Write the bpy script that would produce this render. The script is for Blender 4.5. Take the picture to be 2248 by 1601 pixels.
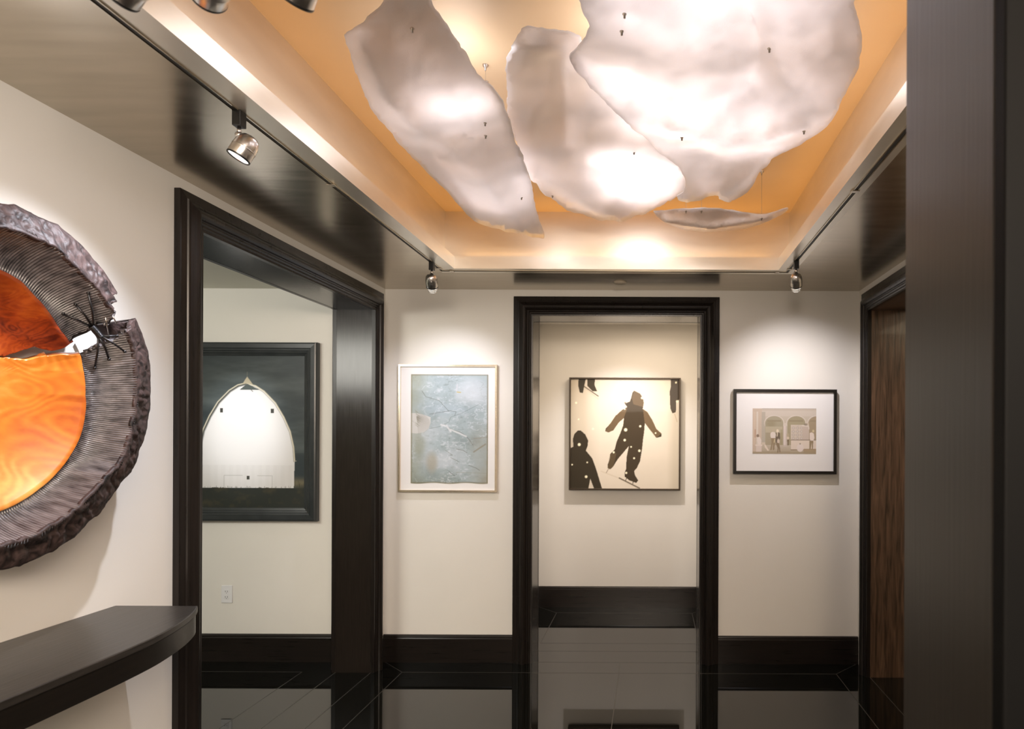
import bpy, bmesh, math, random
import numpy as np
from mathutils import Vector, Matrix, noise
from mathutils.geometry import delaunay_2d_cdt
random.seed(7)
for o in list(bpy.data.objects): bpy.data.objects.remove(o)
C = bpy.context.scene.collection
PI = math.pi
R = math.radians

# ------------------------------------------------------------------ camera, world, exposure
F, VX, VY, ROLL, CZ = 1450.0, 1430.0, 952.0, 0.0044, 1.6
cam = bpy.data.objects.new('camera', bpy.data.cameras.new('camera')); C.objects.link(cam)
cam.data.sensor_fit = 'HORIZONTAL'; cam.data.sensor_width = 36
cam.data.lens = F / 2248 * 36
cam.data.shift_x = -(VX - 1124) / 2248
cam.data.shift_y = (VY - 800.5) / 2248
cam.matrix_world = Matrix.Translation((0, 0, CZ)) @ Matrix.Rotation(PI / 2, 4, 'X') @ Matrix.Rotation(ROLL, 4, 'Z')
cam.data.clip_start = 0.05
cam.data.dof.use_dof = True; cam.data.dof.focus_distance = 2.7; cam.data.dof.aperture_fstop = 4.0
bpy.context.scene.camera = cam
vs = bpy.context.scene.view_settings
vs.view_transform = 'Standard'; vs.look = 'None'; vs.gamma = 1; vs.use_curve_mapping = False
vs.exposure = 0.12
w = bpy.data.worlds.new('world'); bpy.context.scene.world = w; w.use_nodes = True
w.node_tree.nodes['Background'].inputs[0].default_value = (1, .86, .70, 1)
w.node_tree.nodes['Background'].inputs[1].default_value = 0.02

def light(name, kind, loc, power, col=(1, .9, .78), aim=None, size=.03, angle=60, blend=.6, sx=1, sy=1):
    d = bpy.data.lights.new(name, kind); d.energy = power; d.color = col
    o = bpy.data.objects.new(name, d); C.objects.link(o); o.location = loc
    if kind == 'SPOT': d.spot_size = R(angle); d.spot_blend = blend; d.shadow_soft_size = size
    elif kind == 'AREA': d.shape = 'RECTANGLE'; d.size = sx; d.size_y = sy
    else: d.shadow_soft_size = size
    if aim is not None:
        o.rotation_euler = (Vector(aim) - Vector(loc)).to_track_quat('-Z', 'Y').to_euler()
    return o
WARM = (1, .78, .52); HAL = (.93, .94, 1.05); COOL = (.93, .95, 1.05)
# soft fill lights added without fixtures: room behind the viewer, side room, passage
light('lobby_fill', 'AREA', (.2, -1.3, 2.5), 215, (1, .84, .69), (-1.5, 1.6, .7), sx=2.2, sy=1.0)  # unseen fill added to lift the walls
light('side_room_fill', 'AREA', (-3.3, 1.4, 2.5), 62, (1, .97, .88), (-3.0, 4.6, 1.9), sx=1.4, sy=.8)
light('side_room_spot', 'SPOT', (-2.82, 3.35, 2.5), 85, (.97, .98, 1.0), (-2.84, 4.61, 1.62), .015, 30, 1.0)
light('passage_fill', 'AREA', (-.1, 5.3, 2.57), 12.5, (1, .80, .60), (-.1, 5.3, 0), sx=.6, sy=.3)
light('passage_spot', 'SPOT', (-.22, 5.26, 2.5), 66, (.98, .92, .92), (-.25, 6.08, .95), .008, 92, 1.0)
light('right_room_light', 'AREA', (2.4, 3.2, 2.5), 14, WARM, (2.4, 3.2, 0), sx=.8, sy=.8)
# unseen area lights in place of halogens, hidden above the hanging sheets
for lx, ly, sx_, sy_, pw in [(.20, 2.4, .7, .55, 4.3), (-.08, 3.15, .3, .5, 4.2), (-.80, 2.4, .15, .4, .8), (-.70, 3.1, .11, .4, 1.5), (.15, 1.75, .6, .3, 2.6)]:
    o_ = light('recess_halogen', 'AREA', (lx, ly, 2.965), pw, HAL, None, sx=sx_, sy=sy_)
light('recess_fill', 'POINT', (-.69, 2.33, 2.84), 1.5, HAL, size=.10)  # added unseen point lights, whitening the ceiling between the sheets
light('recess_fill.001', 'POINT', (-.10, 2.2, 2.87), 1.2, HAL, size=.06)
# amber strips lying on the ledge of the recess, shining up
AMB = (1, .50, .12)
for k, (x, y, sx_, sy_, pw) in enumerate([(-1.255, 2.7, .03, 2.5, 1.15), (.82, 2.7, .03, 2.5, 1.4), (-.22, 4.065, 1.9, .03, 1.8)]):
    light('amber_strip', 'AREA', (x, y, 2.68), pw, AMB, (x + (.1 if k == 0 else -.1 if k == 1 else 0), y - (.1 if k == 2 else 0), 2.973), sx=1, sy=1)
for o_ in [o for o in C.objects if o.name.startswith('amber_strip')]:
    k = [o for o in C.objects if o.name.startswith('amber_strip')].index(o_)
    o_.rotation_euler = (PI, (-.35, .35, 0)[k], 0) if k < 2 else (PI + .35, 0, 0)
    o_.data.size = (.03, .03, 1.9)[k]; o_.data.size_y = (2.4, 2.4, .03)[k]

# ------------------------------------------------------------------ measuring helpers
def rel(x, y):
    dx, dy = x - VX, y - VY
    c, s = math.cos(ROLL), math.sin(ROLL)
    return dx * c + dy * s, -dx * s + dy * c
def onY(x, y, Y):                       # point of a frontal plane
    a, b = rel(x, y); return Vector((a * Y / F, Y, CZ - b * Y / F))
def onX(x, y, X):                       # point of a side plane
    a, b = rel(x, y); Y = F * X / a; return Vector((X, Y, CZ - b * Y / F))
def onZ(x, y, Z):
    a, b = rel(x, y); Y = F * (CZ - Z) / b; return Vector((a * Y / F, Y, Z))

# ------------------------------------------------------------------ materials
def lin(c):
    return tuple(((v / 255) / 12.92 if v / 255 <= .04045 else ((v / 255 + .055) / 1.055) ** 2.4) for v in c)
def mat(name, col, rough=.5, metal=0, coat=0, spec=.5, ior=1.5, **k):
    m = bpy.data.materials.new(name); m.use_nodes = True
    b = m.node_tree.nodes['Principled BSDF']
    b.inputs['Base Color'].default_value = (*col, 1); b.inputs['Roughness'].default_value = rough
    b.inputs['Metallic'].default_value = metal; b.inputs['Coat Weight'].default_value = coat
    b.inputs['Coat Roughness'].default_value = .06
    b.inputs['Specular IOR Level'].default_value = spec; b.inputs['IOR'].default_value = ior
    if 'emit' in k:
        b.inputs['Emission Color'].default_value = (*k['emit'], 1); b.inputs['Emission Strength'].default_value = k.get('es', 1)
    return m
def noisy(m, c1, c2, scale=(1, 1, 1), nscale=5, detail=6, bump=0, rough=None, dist=0, lo=.3, hi=.7):
    nt = m.node_tree; N = nt.nodes; L = nt.links; b = N['Principled BSDF']
    tc = N.new('ShaderNodeTexCoord'); mp = N.new('ShaderNodeMapping'); mp.inputs['Scale'].default_value = scale
    nz = N.new('ShaderNodeTexNoise'); nz.inputs['Scale'].default_value = nscale; nz.inputs['Detail'].default_value = detail
    nz.inputs['Distortion'].default_value = dist
    L.new(tc.outputs['Object'], mp.inputs[0]); L.new(mp.outputs[0], nz.inputs['Vector'])
    cr = N.new('ShaderNodeValToRGB'); cr.color_ramp.elements[0].position = lo; cr.color_ramp.elements[1].position = hi
    cr.color_ramp.elements[0].color = (*c1, 1); cr.color_ramp.elements[1].color = (*c2, 1)
    L.new(nz.outputs[0], cr.inputs[0]); L.new(cr.outputs[0], b.inputs['Base Color'])
    if rough:
        mr = N.new('ShaderNodeMapRange'); mr.inputs[3].default_value = rough[0]; mr.inputs[4].default_value = rough[1]
        L.new(nz.outputs[0], mr.inputs[0]); L.new(mr.outputs[0], b.inputs['Roughness'])
    if bump:
        bp = N.new('ShaderNodeBump'); bp.inputs['Strength'].default_value = bump; bp.inputs['Distance'].default_value = .004
        L.new(nz.outputs[0], bp.inputs['Height']); L.new(bp.outputs[0], b.inputs['Normal'])
    return m
M = {}
M['plaster'] = noisy(mat('cream_plaster', (.80, .77, .71), .55, spec=.3), (.795, .77, .72), (.815, .79, .74), nscale=3, bump=0)
M['plaster_side'] = noisy(mat('pale_plaster', (.76, .74, .64), .6, spec=.3), (.75, .735, .64), (.78, .765, .67), nscale=3)
M['ebony'] = noisy(mat('ebonised_wood', (.012, .009, .007), .3, spec=.32), (.009, .007, .006), (.015, .011, .009), (60, 60, 2.5), 1.5, 5, bump=.08, rough=(.25, .32))
M['ebony_h'] = noisy(mat('ebonised_wood_horizontal', (.012, .009, .007), .3, spec=.32), (.009, .007, .006), (.015, .011, .009), (2.5, 60, 60), 1.5, 5, bump=.08, rough=(.25, .32))
M['apron'] = noisy(mat('black_stained_oak_edge', (.01, .008, .007), .3, spec=.3), (.008, .007, .006), (.014, .011, .009), (60, 2, 60), 2, 4, rough=(.25, .35))
M['walnut'] = noisy(mat('brown_stained_wood', (.03, .018, .01), .32, coat=.1), (.03, .017, .010), (.15, .088, .054), (30, 30, 2), 2.0, 6, bump=.3, rough=(.25, .4), dist=.6)
M['jamb'] = noisy(mat('dark_stained_jamb_wood', (.03, .024, .02), .2, spec=.35), (.013, .010, .008), (.020, .015, .012), (60, 60, 3), 2.0, 6, bump=.06, rough=(.12, .22))
M['pier_panel'] = noisy(mat('satin_dark_wood_panel', (.05, .04, .032), .3, spec=.35), (.020, .017, .014), (.027, .023, .019), (60, 60, 2), 2.0, 6, bump=.08, rough=(.28, .4))
M['console'] = noisy(mat('black_stained_oak', (.02, .017, .014), .35), (.015, .013, .011), (.035, .030, .026), (50, 3, 50), 2.0, 6, bump=.15, rough=(.28, .38))
M['leaf'] = noisy(mat('champagne_metal_leaf', (.5, .43, .34), .2, 1), (.47, .42, .34), (.56, .50, .41), (1.5, 12, 1), 1.6, 8, bump=.10, rough=(.17, .27))
M['fascia'] = noisy(mat('pale_metal_leaf', (.8, .72, .58), .35, .75), (.74, .69, .60), (.86, .81, .71), (1, 1, 4), 2.0, 6, bump=.06, rough=(.28, .4))
M['amber'] = noisy(mat('amber_tinted_leaf', (.85, .68, .46), .5, .1), (.80, .60, .36), (.88, .68, .43), (1, 1, 1), 1.5, 5, bump=.04, rough=(.5, .6))  # champagne leaf with the amber light tinted into its base colour
M['black'] = mat('black_plastic', (.01, .01, .01), .35)
M['slot'] = mat('dark_groove', (.02, .017, .013), .5)
M['silver'] = mat('brushed_silver', (.72, .69, .66), .28, 1)
M['rod'] = mat('dark_iron', (.04, .04, .042), .35, .8)
M['wire'] = mat('steel_wire', (.55, .5, .45), .3, 1)
M['white_plastic'] = mat('white_plastic', (.82, .82, .84), .3)
M['slotdark'] = mat('outlet_slot', (.06, .06, .06), .6)
M['lens'] = mat('lit_lens', (.9, .9, .9), .2, emit=(1, .95, .88), es=6)
M['lensoff'] = mat('lens_glass', (.35, .35, .36), .1, .6)
M['gilt'] = mat('champagne_silver_frame', (.78, .68, .54), .25, 1)
M['frame_black'] = mat('black_lacquer_frame', (.012, .010, .008), .3, coat=.2)
M['frame_bronze'] = mat('dark_bronze_frame', (.05, .035, .022), .3, .5)
M['frame_slate'] = noisy(mat('slate_black_frame', (.02, .024, .026), .3), (.018, .022, .024), (.028, .033, .035), (3, 3, 3), 4, rough=(.25, .35))
M['mat_board'] = mat('white_mat_board', (.84, .83, .83), .7, spec=.2)
M['glow_disc'] = mat('cover_disc', (.55, .48, .38), .4)

def stone():
    m = bpy.data.materials.new('polished_black_stone'); m.use_nodes = True
    nt = m.node_tree; N = nt.nodes; L = nt.links; b = N['Principled BSDF']
    b.inputs['Roughness'].default_value = .015; b.inputs['IOR'].default_value = 1.6
    b.inputs['Base Color'].default_value = (.0045, .0048, .004, 1)
    return m
M['stone'] = stone()
M['joint'] = mat('floor_joint', (.05, .046, .04), .35)

def sheet_mat():
    m = bpy.data.materials.new('frosted_cast_sheet'); m.use_nodes = True
    nt = m.node_tree; N = nt.nodes; L = nt.links; b = N['Principled BSDF']; out = N['Material Output']
    b.inputs['Base Color'].default_value = (.86, .82, .80, 1); b.inputs['Roughness'].default_value = .3
    b.inputs['Coat Weight'].default_value = .3; b.inputs['Coat Roughness'].default_value = .1
    tr = N.new('ShaderNodeBsdfTranslucent'); tr.inputs[0].default_value = (.97, .93, .91, 1)
    tc = N.new('ShaderNodeTexCoord'); nz = N.new('ShaderNodeTexNoise'); nz.inputs['Scale'].default_value = 5; nz.inputs['Detail'].default_value = 7
    nz2 = N.new('ShaderNodeTexNoise'); nz2.inputs['Scale'].default_value = 260; nz2.inputs['Detail'].default_value = 3
    L.new(tc.outputs['Object'], nz.inputs['Vector']); L.new(tc.outputs['Object'], nz2.inputs['Vector'])
    mr = N.new('ShaderNodeMapRange'); mr.inputs[1].default_value = .3; mr.inputs[2].default_value = .7
    mr.inputs[3].default_value = .42; mr.inputs[4].default_value = .68; L.new(nz.outputs[0], mr.inputs[0])
    bp = N.new('ShaderNodeBump'); bp.inputs['Strength'].default_value = .6; bp.inputs['Distance'].default_value = .004
    ad = N.new('ShaderNodeMath'); ad.operation = 'ADD'; L.new(nz.outputs[0], ad.inputs[0])
    mu = N.new('ShaderNodeMath'); mu.operation = 'MULTIPLY'; mu.inputs[1].default_value = .35
    L.new(nz2.outputs[0], mu.inputs[0]); L.new(mu.outputs[0], ad.inputs[1]); L.new(ad.outputs[0], bp.inputs['Height'])
    L.new(bp.outputs[0], b.inputs['Normal'])
    mx = N.new('ShaderNodeMixShader'); L.new(mr.outputs[0], mx.inputs[0]); L.new(b.outputs[0], mx.inputs[1]); L.new(tr.outputs[0], mx.inputs[2])
    L.new(mx.outputs[0], out.inputs[0])
    return m
M['sheet'] = sheet_mat()

def burl(name, c1, c2, c3, sc, rings, swirl, coat=.6):
    m = bpy.data.materials.new(name); m.use_nodes = True
    nt = m.node_tree; N = nt.nodes; L = nt.links; b = N['Principled BSDF']
    b.inputs['Roughness'].default_value = .30; b.inputs['Coat Weight'].default_value = coat; b.inputs['Coat Roughness'].default_value = .28
    tc = N.new('ShaderNodeTexCoord'); mp = N.new('ShaderNodeMapping'); mp.inputs['Scale'].default_value = (1, .8, 1.5)
    L.new(tc.outputs['Object'], mp.inputs[0])
    def nz(scale, det, dist):
        n = N.new('ShaderNodeTexNoise'); n.inputs['Scale'].default_value = scale; n.inputs['Detail'].default_value = det; n.inputs['Distortion'].default_value = dist
        L.new(mp.outputs[0], n.inputs['Vector']); return n.outputs[0]
    def ma(op, a, v, c=None):
        n = N.new('ShaderNodeMath'); n.operation = op; L.new(a, n.inputs[0])
        if isinstance(v, (int, float)): n.inputs[1].default_value = v
        else: L.new(v, n.inputs[1])
        if c is not None: n.inputs[2].default_value = c
        return n.outputs[0]
    base = nz(sc, 1.5, swirl); cloud = nz(sc * .8, 6, .3); fine = nz(sc * 14, 5, .2)
    g = ma('SINE', ma('MULTIPLY', base, rings), 0)
    v = ma('ADD', ma('MULTIPLY', g, .035), ma('ADD', ma('MULTIPLY', cloud, .95), ma('MULTIPLY_ADD', fine, .12, -.06)))
    cr = N.new('ShaderNodeValToRGB'); e = cr.color_ramp.elements
    e[0].position = .3; e[0].color = (*c1, 1); e[1].position = .68; e[1].color = (*c3, 1)
    x = e.new(.48); x.color = (*c2, 1)
    L.new(v, cr.inputs[0]); L.new(cr.outputs[0], b.inputs['Base Color'])
    return m
M['burl_dark'] = burl('red_burl_wood', (.07, .008, .003), (.30, .040, .006), (.50, .10, .012), 9, 50, 1.5)
M['burl_light'] = burl('orange_grained_wood', (.42, .085, .010), (.66, .20, .022), (.84, .43, .10), 3.2, 110, .4, .6)
M['char'] = noisy(mat('charred_ridged_wood', (.03, .025, .025), .33, coat=.35), (.030, .026, .027), (.17, .15, .15), (1, 9, 9), 6, 6, bump=.2, rough=(.25, .42))
M['bark'] = noisy(mat('rough_bark', (.04, .03, .028), .6, spec=.25), (.010, .008, .008), (.085, .055, .050), (1, 1, 1), 28, 8, bump=.9, rough=(.4, .6), dist=1.5)

def print_mat(name, coat=0, rough=.5):
    m = bpy.data.materials.new(name); m.use_nodes = True
    nt = m.node_tree; b = nt.nodes['Principled BSDF']; b.inputs['Roughness'].default_value = rough; b.inputs['Coat Weight'].default_value = coat
    b.inputs['Specular IOR Level'].default_value = .3
    a = nt.nodes.new('ShaderNodeVertexColor'); a.layer_name = 'ink'
    nt.links.new(a.outputs[0], b.inputs['Base Color'])
    return m

# ------------------------------------------------------------------ mesh helpers
def new_ob(name, bm, m=None, parent=None, smooth=False):
    me = bpy.data.meshes.new(name); bmesh.ops.recalc_face_normals(bm, faces=bm.faces[:]); bm.to_mesh(me); bm.free()
    o = bpy.data.objects.new(name, me); C.objects.link(o)
    for mm in (m if isinstance(m, (list, tuple)) else [m]):
        if mm: me.materials.append(mm)
    if smooth:
        for p in me.polygons: p.use_smooth = True
    if parent: o.parent = parent; o.matrix_parent_inverse = Matrix.Translation(-parent.location)
    return o
def struct(o): o['kind'] = 'structure'; return o
def tag(o, label, cat, group=None):
    o['label'] = label; o['category'] = cat
    if group: o['group'] = group
    return o
def root(name, loc, label, cat, group=None):
    o = bpy.data.objects.new(name, None); C.objects.link(o); o.location = loc; o.empty_display_size = .05
    return tag(o, label, cat, group)
def box(bm, x0, x1, y0, y1, z0, z1, mi=0):
    v = [bm.verts.new(p) for p in ((x0, y0, z0), (x1, y0, z0), (x1, y1, z0), (x0, y1, z0), (x0, y0, z1), (x1, y0, z1), (x1, y1, z1), (x0, y1, z1))]
    for f in ((0, 3, 2, 1), (4, 5, 6, 7), (0, 1, 5, 4), (1, 2, 6, 5), (2, 3, 7, 6), (3, 0, 4, 7)):
        bm.faces.new([v[i] for i in f]).material_index = mi
def frame_sweep(bm, profile, a0, a1, b0, b1, fn, closed=True):
    """profile [(inset, height)] as a closed ring swept round a rectangle (or a U open at b0) with mitred corners"""
    loops = []
    for t, h in profile:
        if closed: cs = [(a0 + t, b0 + t), (a0 + t, b1 - t), (a1 - t, b1 - t), (a1 - t, b0 + t)]
        else: cs = [(a0 + t, b0), (a0 + t, b1 - t), (a1 - t, b1 - t), (a1 - t, b0)]
        loops.append([bm.verts.new(fn(a, b, h)) for a, b in cs])
    n = len(loops)
    for i in range(n):
        p, q = loops[i], loops[(i + 1) % n]
        for k in range(4 if closed else 3):
            bm.faces.new((p[k], p[(k + 1) % 4], q[(k + 1) % 4], q[k]))
    if not closed:
        bm.faces.new([l[0] for l in loops]); bm.faces.new([l[3] for l in reversed(loops)])
def lathe(bm, prof, mtx, n=32, mi=0):
    rings = []
    for r, z in prof:
        if r < 1e-6: rings.append([bm.verts.new(mtx @ Vector((0, 0, z)))])
        else: rings.append([bm.verts.new(mtx @ Vector((r * math.cos(2 * PI * k / n), r * math.sin(2 * PI * k / n), z))) for k in range(n)])
    for a, b in zip(rings, rings[1:]):
        for k in range(n):
            f = [a[k % len(a)], a[(k + 1) % len(a)], b[(k + 1) % len(b)], b[k % len(b)]]
            f = list(dict.fromkeys(f))
            if len(f) > 2: bm.faces.new(f).material_index = mi
def tube(bm, pts, r, n=8):
    pts = [Vector(p) for p in pts]; rings = []
    for i, p in enumerate(pts):
        d = (pts[min(i + 1, len(pts) - 1)] - pts[max(i - 1, 0)]).normalized()
        q = d.to_track_quat('Z', 'Y'); rr = r[i] if isinstance(r, (list, tuple)) else r
        rings.append([bm.verts.new(p + q @ Vector((rr * math.cos(2 * PI * k / n), rr * math.sin(2 * PI * k / n), 0))) for k in range(n)])
    for a, b in zip(rings, rings[1:]):
        for k in range(n): bm.faces.new((a[k], a[(k + 1) % n], b[(k + 1) % n], b[k]))
    bm.faces.new(rings[0]); bm.faces.new(rings[-1])
def bevel(o, wd=.002, seg=2):
    m = o.modifiers.new('bevel', 'BEVEL'); m.width = wd; m.segments = seg; m.limit_method = 'ANGLE'; m.angle_limit = R(35)

# ------------------------------------------------------------------ room dimensions
XL, XR, YF, H = -1.861, 1.4455, 4.61, 2.6
TH = .235
DL0, DL1 = 2.704, 4.391          # clear opening in left wall (Y)
DC0, DC1 = -.826, .336           # clear opening in far wall (X)
DR0, DR1 = 2.62, 4.345           # clear opening in right wall (Y)
DH = 2.415
LP0, LP1, LPF, LPN = -1.208, .773, 4.02, 1.38      # lip of ceiling recess
PX, PY0, PY1 = .44, .851, 1.149                     # near pier
XS = -5.2; YB = -2.2; YP = 6.08

# floor: one slab plus inlaid joints kept in the same mesh
bm = bmesh.new(); box(bm, XS, 3.6, YB, 7.0, -.12, 0)
JW = .0022
def jx(X, y0, y1): box(bm, X - JW, X + JW, y0, y1, -.0005, .0006, 1)
def jy(Y, x0, x1): box(bm, x0, x1, Y - JW, Y + JW, -.0005, .0006, 1)
BI = .205
jx(XL + BI, -1.5, YF - BI); jx(XR - BI, 1.3, YF - BI); jy(YF - BI, XL + BI, XR - BI)
jx(XL, DL0, DL1); jx(XL - TH, DL0, DL1); jx(XL - TH - .225, .5, YF - .21); jy(YF - .21, XS + .3, XL - TH - .225)
jy(YF, DC0, DC1); jy(YF + TH, DC0, DC1); jx(XR, DR0, DR1); jx(XR + TH, DR0, DR1)
jx(-.21, -1.5, YF); jy(5.03, -.84, .37)
jx(-.837, 5.03, 5.88); jx(.369, 5.03, 5.88); jy(5.88, -.837, .369)
def mitre(p, q):
    p = Vector(p); q = Vector(q); n = (q - p).normalized().cross(Vector((0, 0, 1))) * JW
    for z in (.0006,):
        v = [bm.verts.new(Vector((a.x, a.y, z))) for a in (p - n, q - n, q + n, p + n)]
        bm.faces.new(v).material_index = 1
mitre((XL + BI, YF - BI, 0), (XL, YF, 0)); mitre((XR - BI, YF - BI, 0), (XR, YF, 0))
mitre((-.837, 5.88, 0), (-1.04, YP, 0)); mitre((.369, 5.88, 0), (.57, YP, 0))
jy(3.17, XL + BI, XR - BI); jx(.81, -1.5, 3.17); jx(-1.2, -1.5, 3.17)
for yy in (3.4, 2.2): jy(yy, XS + .3, XL - TH - .225)
floor = struct(new_ob('floor', bm, [M['stone'], M['joint']]))

def wall_with_hole(name, axis, c0, c1, a0, a1, holes, m, top=3.1):
    """axis 'X': wall is a slab X c0..c1 running along Y a0..a1; axis 'Y': slab Y c0..c1 running along X"""
    bm = bmesh.new()
    def b(a, bb, z0, z1):
        if axis == 'X': box(bm, c0, c1, a, bb, z0, z1)
        else: box(bm, a, bb, c0, c1, z0, z1)
    cur = a0
    for h0, h1, hz in holes:
        b(cur, h0, 0, top); b(h0, h1, hz, top); cur = h1
    b(cur, a1, 0, top)
    return struct(new_ob(name, bm, m))
G = .016
wall_with_hole('wall_left', 'X', XL - TH, XL, YB, YF, [(DL0 - G, DL1 + G, DH + G)], M['plaster'])
wall_with_hole('wall_far', 'Y', YF, YF + TH, XS, 3.6, [(DC0 - G, DC1 + G, DH + G)], M['plaster'])
wall_with_hole('wall_right', 'X', XR, XR + TH, PY0, YF, [(DR0 - G, DR1 + G, DH + G)], M['plaster'])
wall_with_hole('wall_near', 'Y', PY0, PY1, PX + .02, XR, [], M['plaster'])
wall_with_hole('wall_back', 'Y', YB - .2, YB, XS, 3.6, [], M['plaster'])
wall_with_hole('wall_outer_right', 'X', 3.6, 3.8, YB, 7.0, [], M['plaster'])
wall_with_hole('wall_outer_left', 'X', XS - .2, XS, YB, 7.0, [], M['plaster_side'])
wall_with_hole('wall_side_room_near', 'Y', 0, .2, XS, XL - TH, [], M['plaster_side'])
wall_with_hole('wall_passage_far', 'Y', YP, YP + .2, XS, 3.6, [], M['plaster'])
wall_with_hole('wall_passage_left', 'X', -1.25, -1.045, YF + TH, YP, [], M['plaster'])
wall_with_hole('wall_passage_right', 'X', .575, .78, YF + TH, YP, [], M['plaster'])

# ceiling: metal leaf soffit with the recess cut out; other rooms plain
bm = bmesh.new()
for a in ((XL, LP0, YB, YF), (LP1, XR, YB, YF), (LP0, LP1, YB, LPN), (LP0, LP1, LPF, YF), (XR, 3.6, YB, PY0)):
    box(bm, a[0], a[1], a[2], a[3], H, H + .06)
struct(new_ob('ceiling', bm, M['leaf']))
bm = bmesh.new(); box(bm, XS, XL - TH, YB, YF, H, H + .06)
struct(new_ob('ceiling_side_room', bm, M['plaster_side']))
bm = bmesh.new(); box(bm, -1.05, .58, YF + TH, YP, H, H + .06); box(bm, XR + TH, 3.6, PY0, YF, H, H + .06)
struct(new_ob('ceiling_passage', bm, M['plaster']))
HC = 2.973; RC = .078
bm = bmesh.new(); box(bm, LP0 - RC - .1, LP1 + RC + .1, LPN - RC - .1, LPF + RC + .1, HC, HC + .05)
struct(new_ob('ceiling_recess', bm, M['amber']))
bm = bmesh.new()       # upper fascia
frame_sweep(bm, [(0, 2.66), (.1, 2.66), (.1, HC), (0, HC)], LP0 - RC - .1, LP1 + RC + .1, LPN - RC - .1, LPF + RC + .1, lambda a, b, h: (a, b, h))
struct(new_ob('trim_1', bm, M['fascia']))
bm = bmesh.new()       # lip
frame_sweep(bm, [(0, H - .002), (.104, H - .002), (.104, H + .073), (.096, H + .073), (.096, H + .062), (0, H + .062)], LP0 - .1, LP1 + .1, LPN - .1, LPF + .1, lambda a, b, h: (a, b, h))
struct(new_ob('trim_2', bm, M['fascia']))

# door casings and jamb linings
CW = .134
prof = [(0, 0), (0, .024), (.004, .027), (.030, .030), (.033, .036), (.042, .0375), (.052, .043), (.060, .050), (.068, .054), (.076, .0545), (.084, .051), (.091, .044), (.095, .036),
        (.098, .034), (.1, .036), (.105, .0365), (.108, .033), (.111, .030), (.113, .031), (.118, .031), (.121, .027), (.124, .025), (CW, .024), (CW, 0)]
def casing(name, a0, a1, fn, fnb, lining, lmat=None):
    bm = bmesh.new(); frame_sweep(bm, prof, a0 - CW, a1 + CW, 0, DH + CW, fn, closed=False)
    o = struct(new_ob(name, bm, M['ebony']))
    bm = bmesh.new(); frame_sweep(bm, prof, a0 - CW, a1 + CW, 0, DH + CW, fnb, closed=False)
    new_ob('rear_casing', bm, M['ebony'], o)
    bm = bmesh.new(); frame_sweep(bm, [(0, 0), (0, TH), (G - .001, TH), (G - .001, 0)], a0 - G, a1 + G, 0, DH + G, lining, closed=False)
    new_ob('jamb_lining', bm, lmat or M['jamb'], o)
    return o
casing('trim_3', DL0, DL1, lambda a, b, h: (XL + h, a, b), lambda a, b, h: (XL - TH - h, a, b), lambda a, b, h: (XL - h, a, b))
casing('trim_4', DC0, DC1, lambda a, b, h: (a, YF - h, b), lambda a, b, h: (a, YF + TH + h, b), lambda a, b, h: (a, YF + h, b))
casing('trim_5', DR0, DR1, lambda a, b, h: (XR - h, a, b), lambda a, b, h: (XR + TH + h, a, b), lambda a, b, h: (XR + h, a, b), M['walnut'])
# threshold block feet (plinth) are plain in the photo; baseboards
BP = [(0, 0), (.02, 0), (.02, .165), (.017, .172), (.019, .178), (.016, .187), (.008, .191), (0, .191)]
def board(name, p0, p1, nrm):
    p0, p1, n = Vector(p0), Vector(p1), Vector(nrm); bm = bmesh.new()
    A = [bm.verts.new(p0 + n * t + Vector((0, 0, z))) for t, z in BP]; B = [bm.verts.new(p1 + n * t + Vector((0, 0, z))) for t, z in BP]
    for i in range(len(BP)):
        j = (i + 1) % len(BP); bm.faces.new((A[i], A[j], B[j], B[i]))
    bm.faces.new(A); bm.faces.new(B)
    return struct(new_ob(name, bm, M['ebony_h']))
board('baseboard_left', (XL, YB, 0), (XL, DL0 - CW, 0), (1, 0, 0))
board('baseboard_far_left', (XL, YF, 0), (DC0 - CW, YF, 0), (0, -1, 0))
board('baseboard_far_right', (DC1 + CW, YF, 0), (XR, YF, 0), (0, -1, 0))
board('baseboard_right', (XR, PY1, 0), (XR, DR0 - CW, 0), (-1, 0, 0))
board('baseboard_side_room', (XS, YF, 0), (XL - TH, YF, 0), (0, -1, 0))
board('baseboard_passage', (-1.045, YP, 0), (.575, YP, 0), (0, -1, 0))
# near pier: dark wooden end panel with back casing
bm = bmesh.new(); box(bm, PX, PX + .02, PY0, PY1, 0, H)
o = struct(new_ob('trim_6', bm, M['pier_panel'])); bevel(o, .003)
bm = bmesh.new(); box(bm, PX - .001, PX + .5, PY0 - .03, PY0, 0, H)
o = struct(new_ob('trim_7', bm, mat('shaded_casing_wood', (.004, .004, .004), .6, spec=.1))); bevel(o, .004)  # casing blackened: the shade on its unlit face is put into the colour

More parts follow.
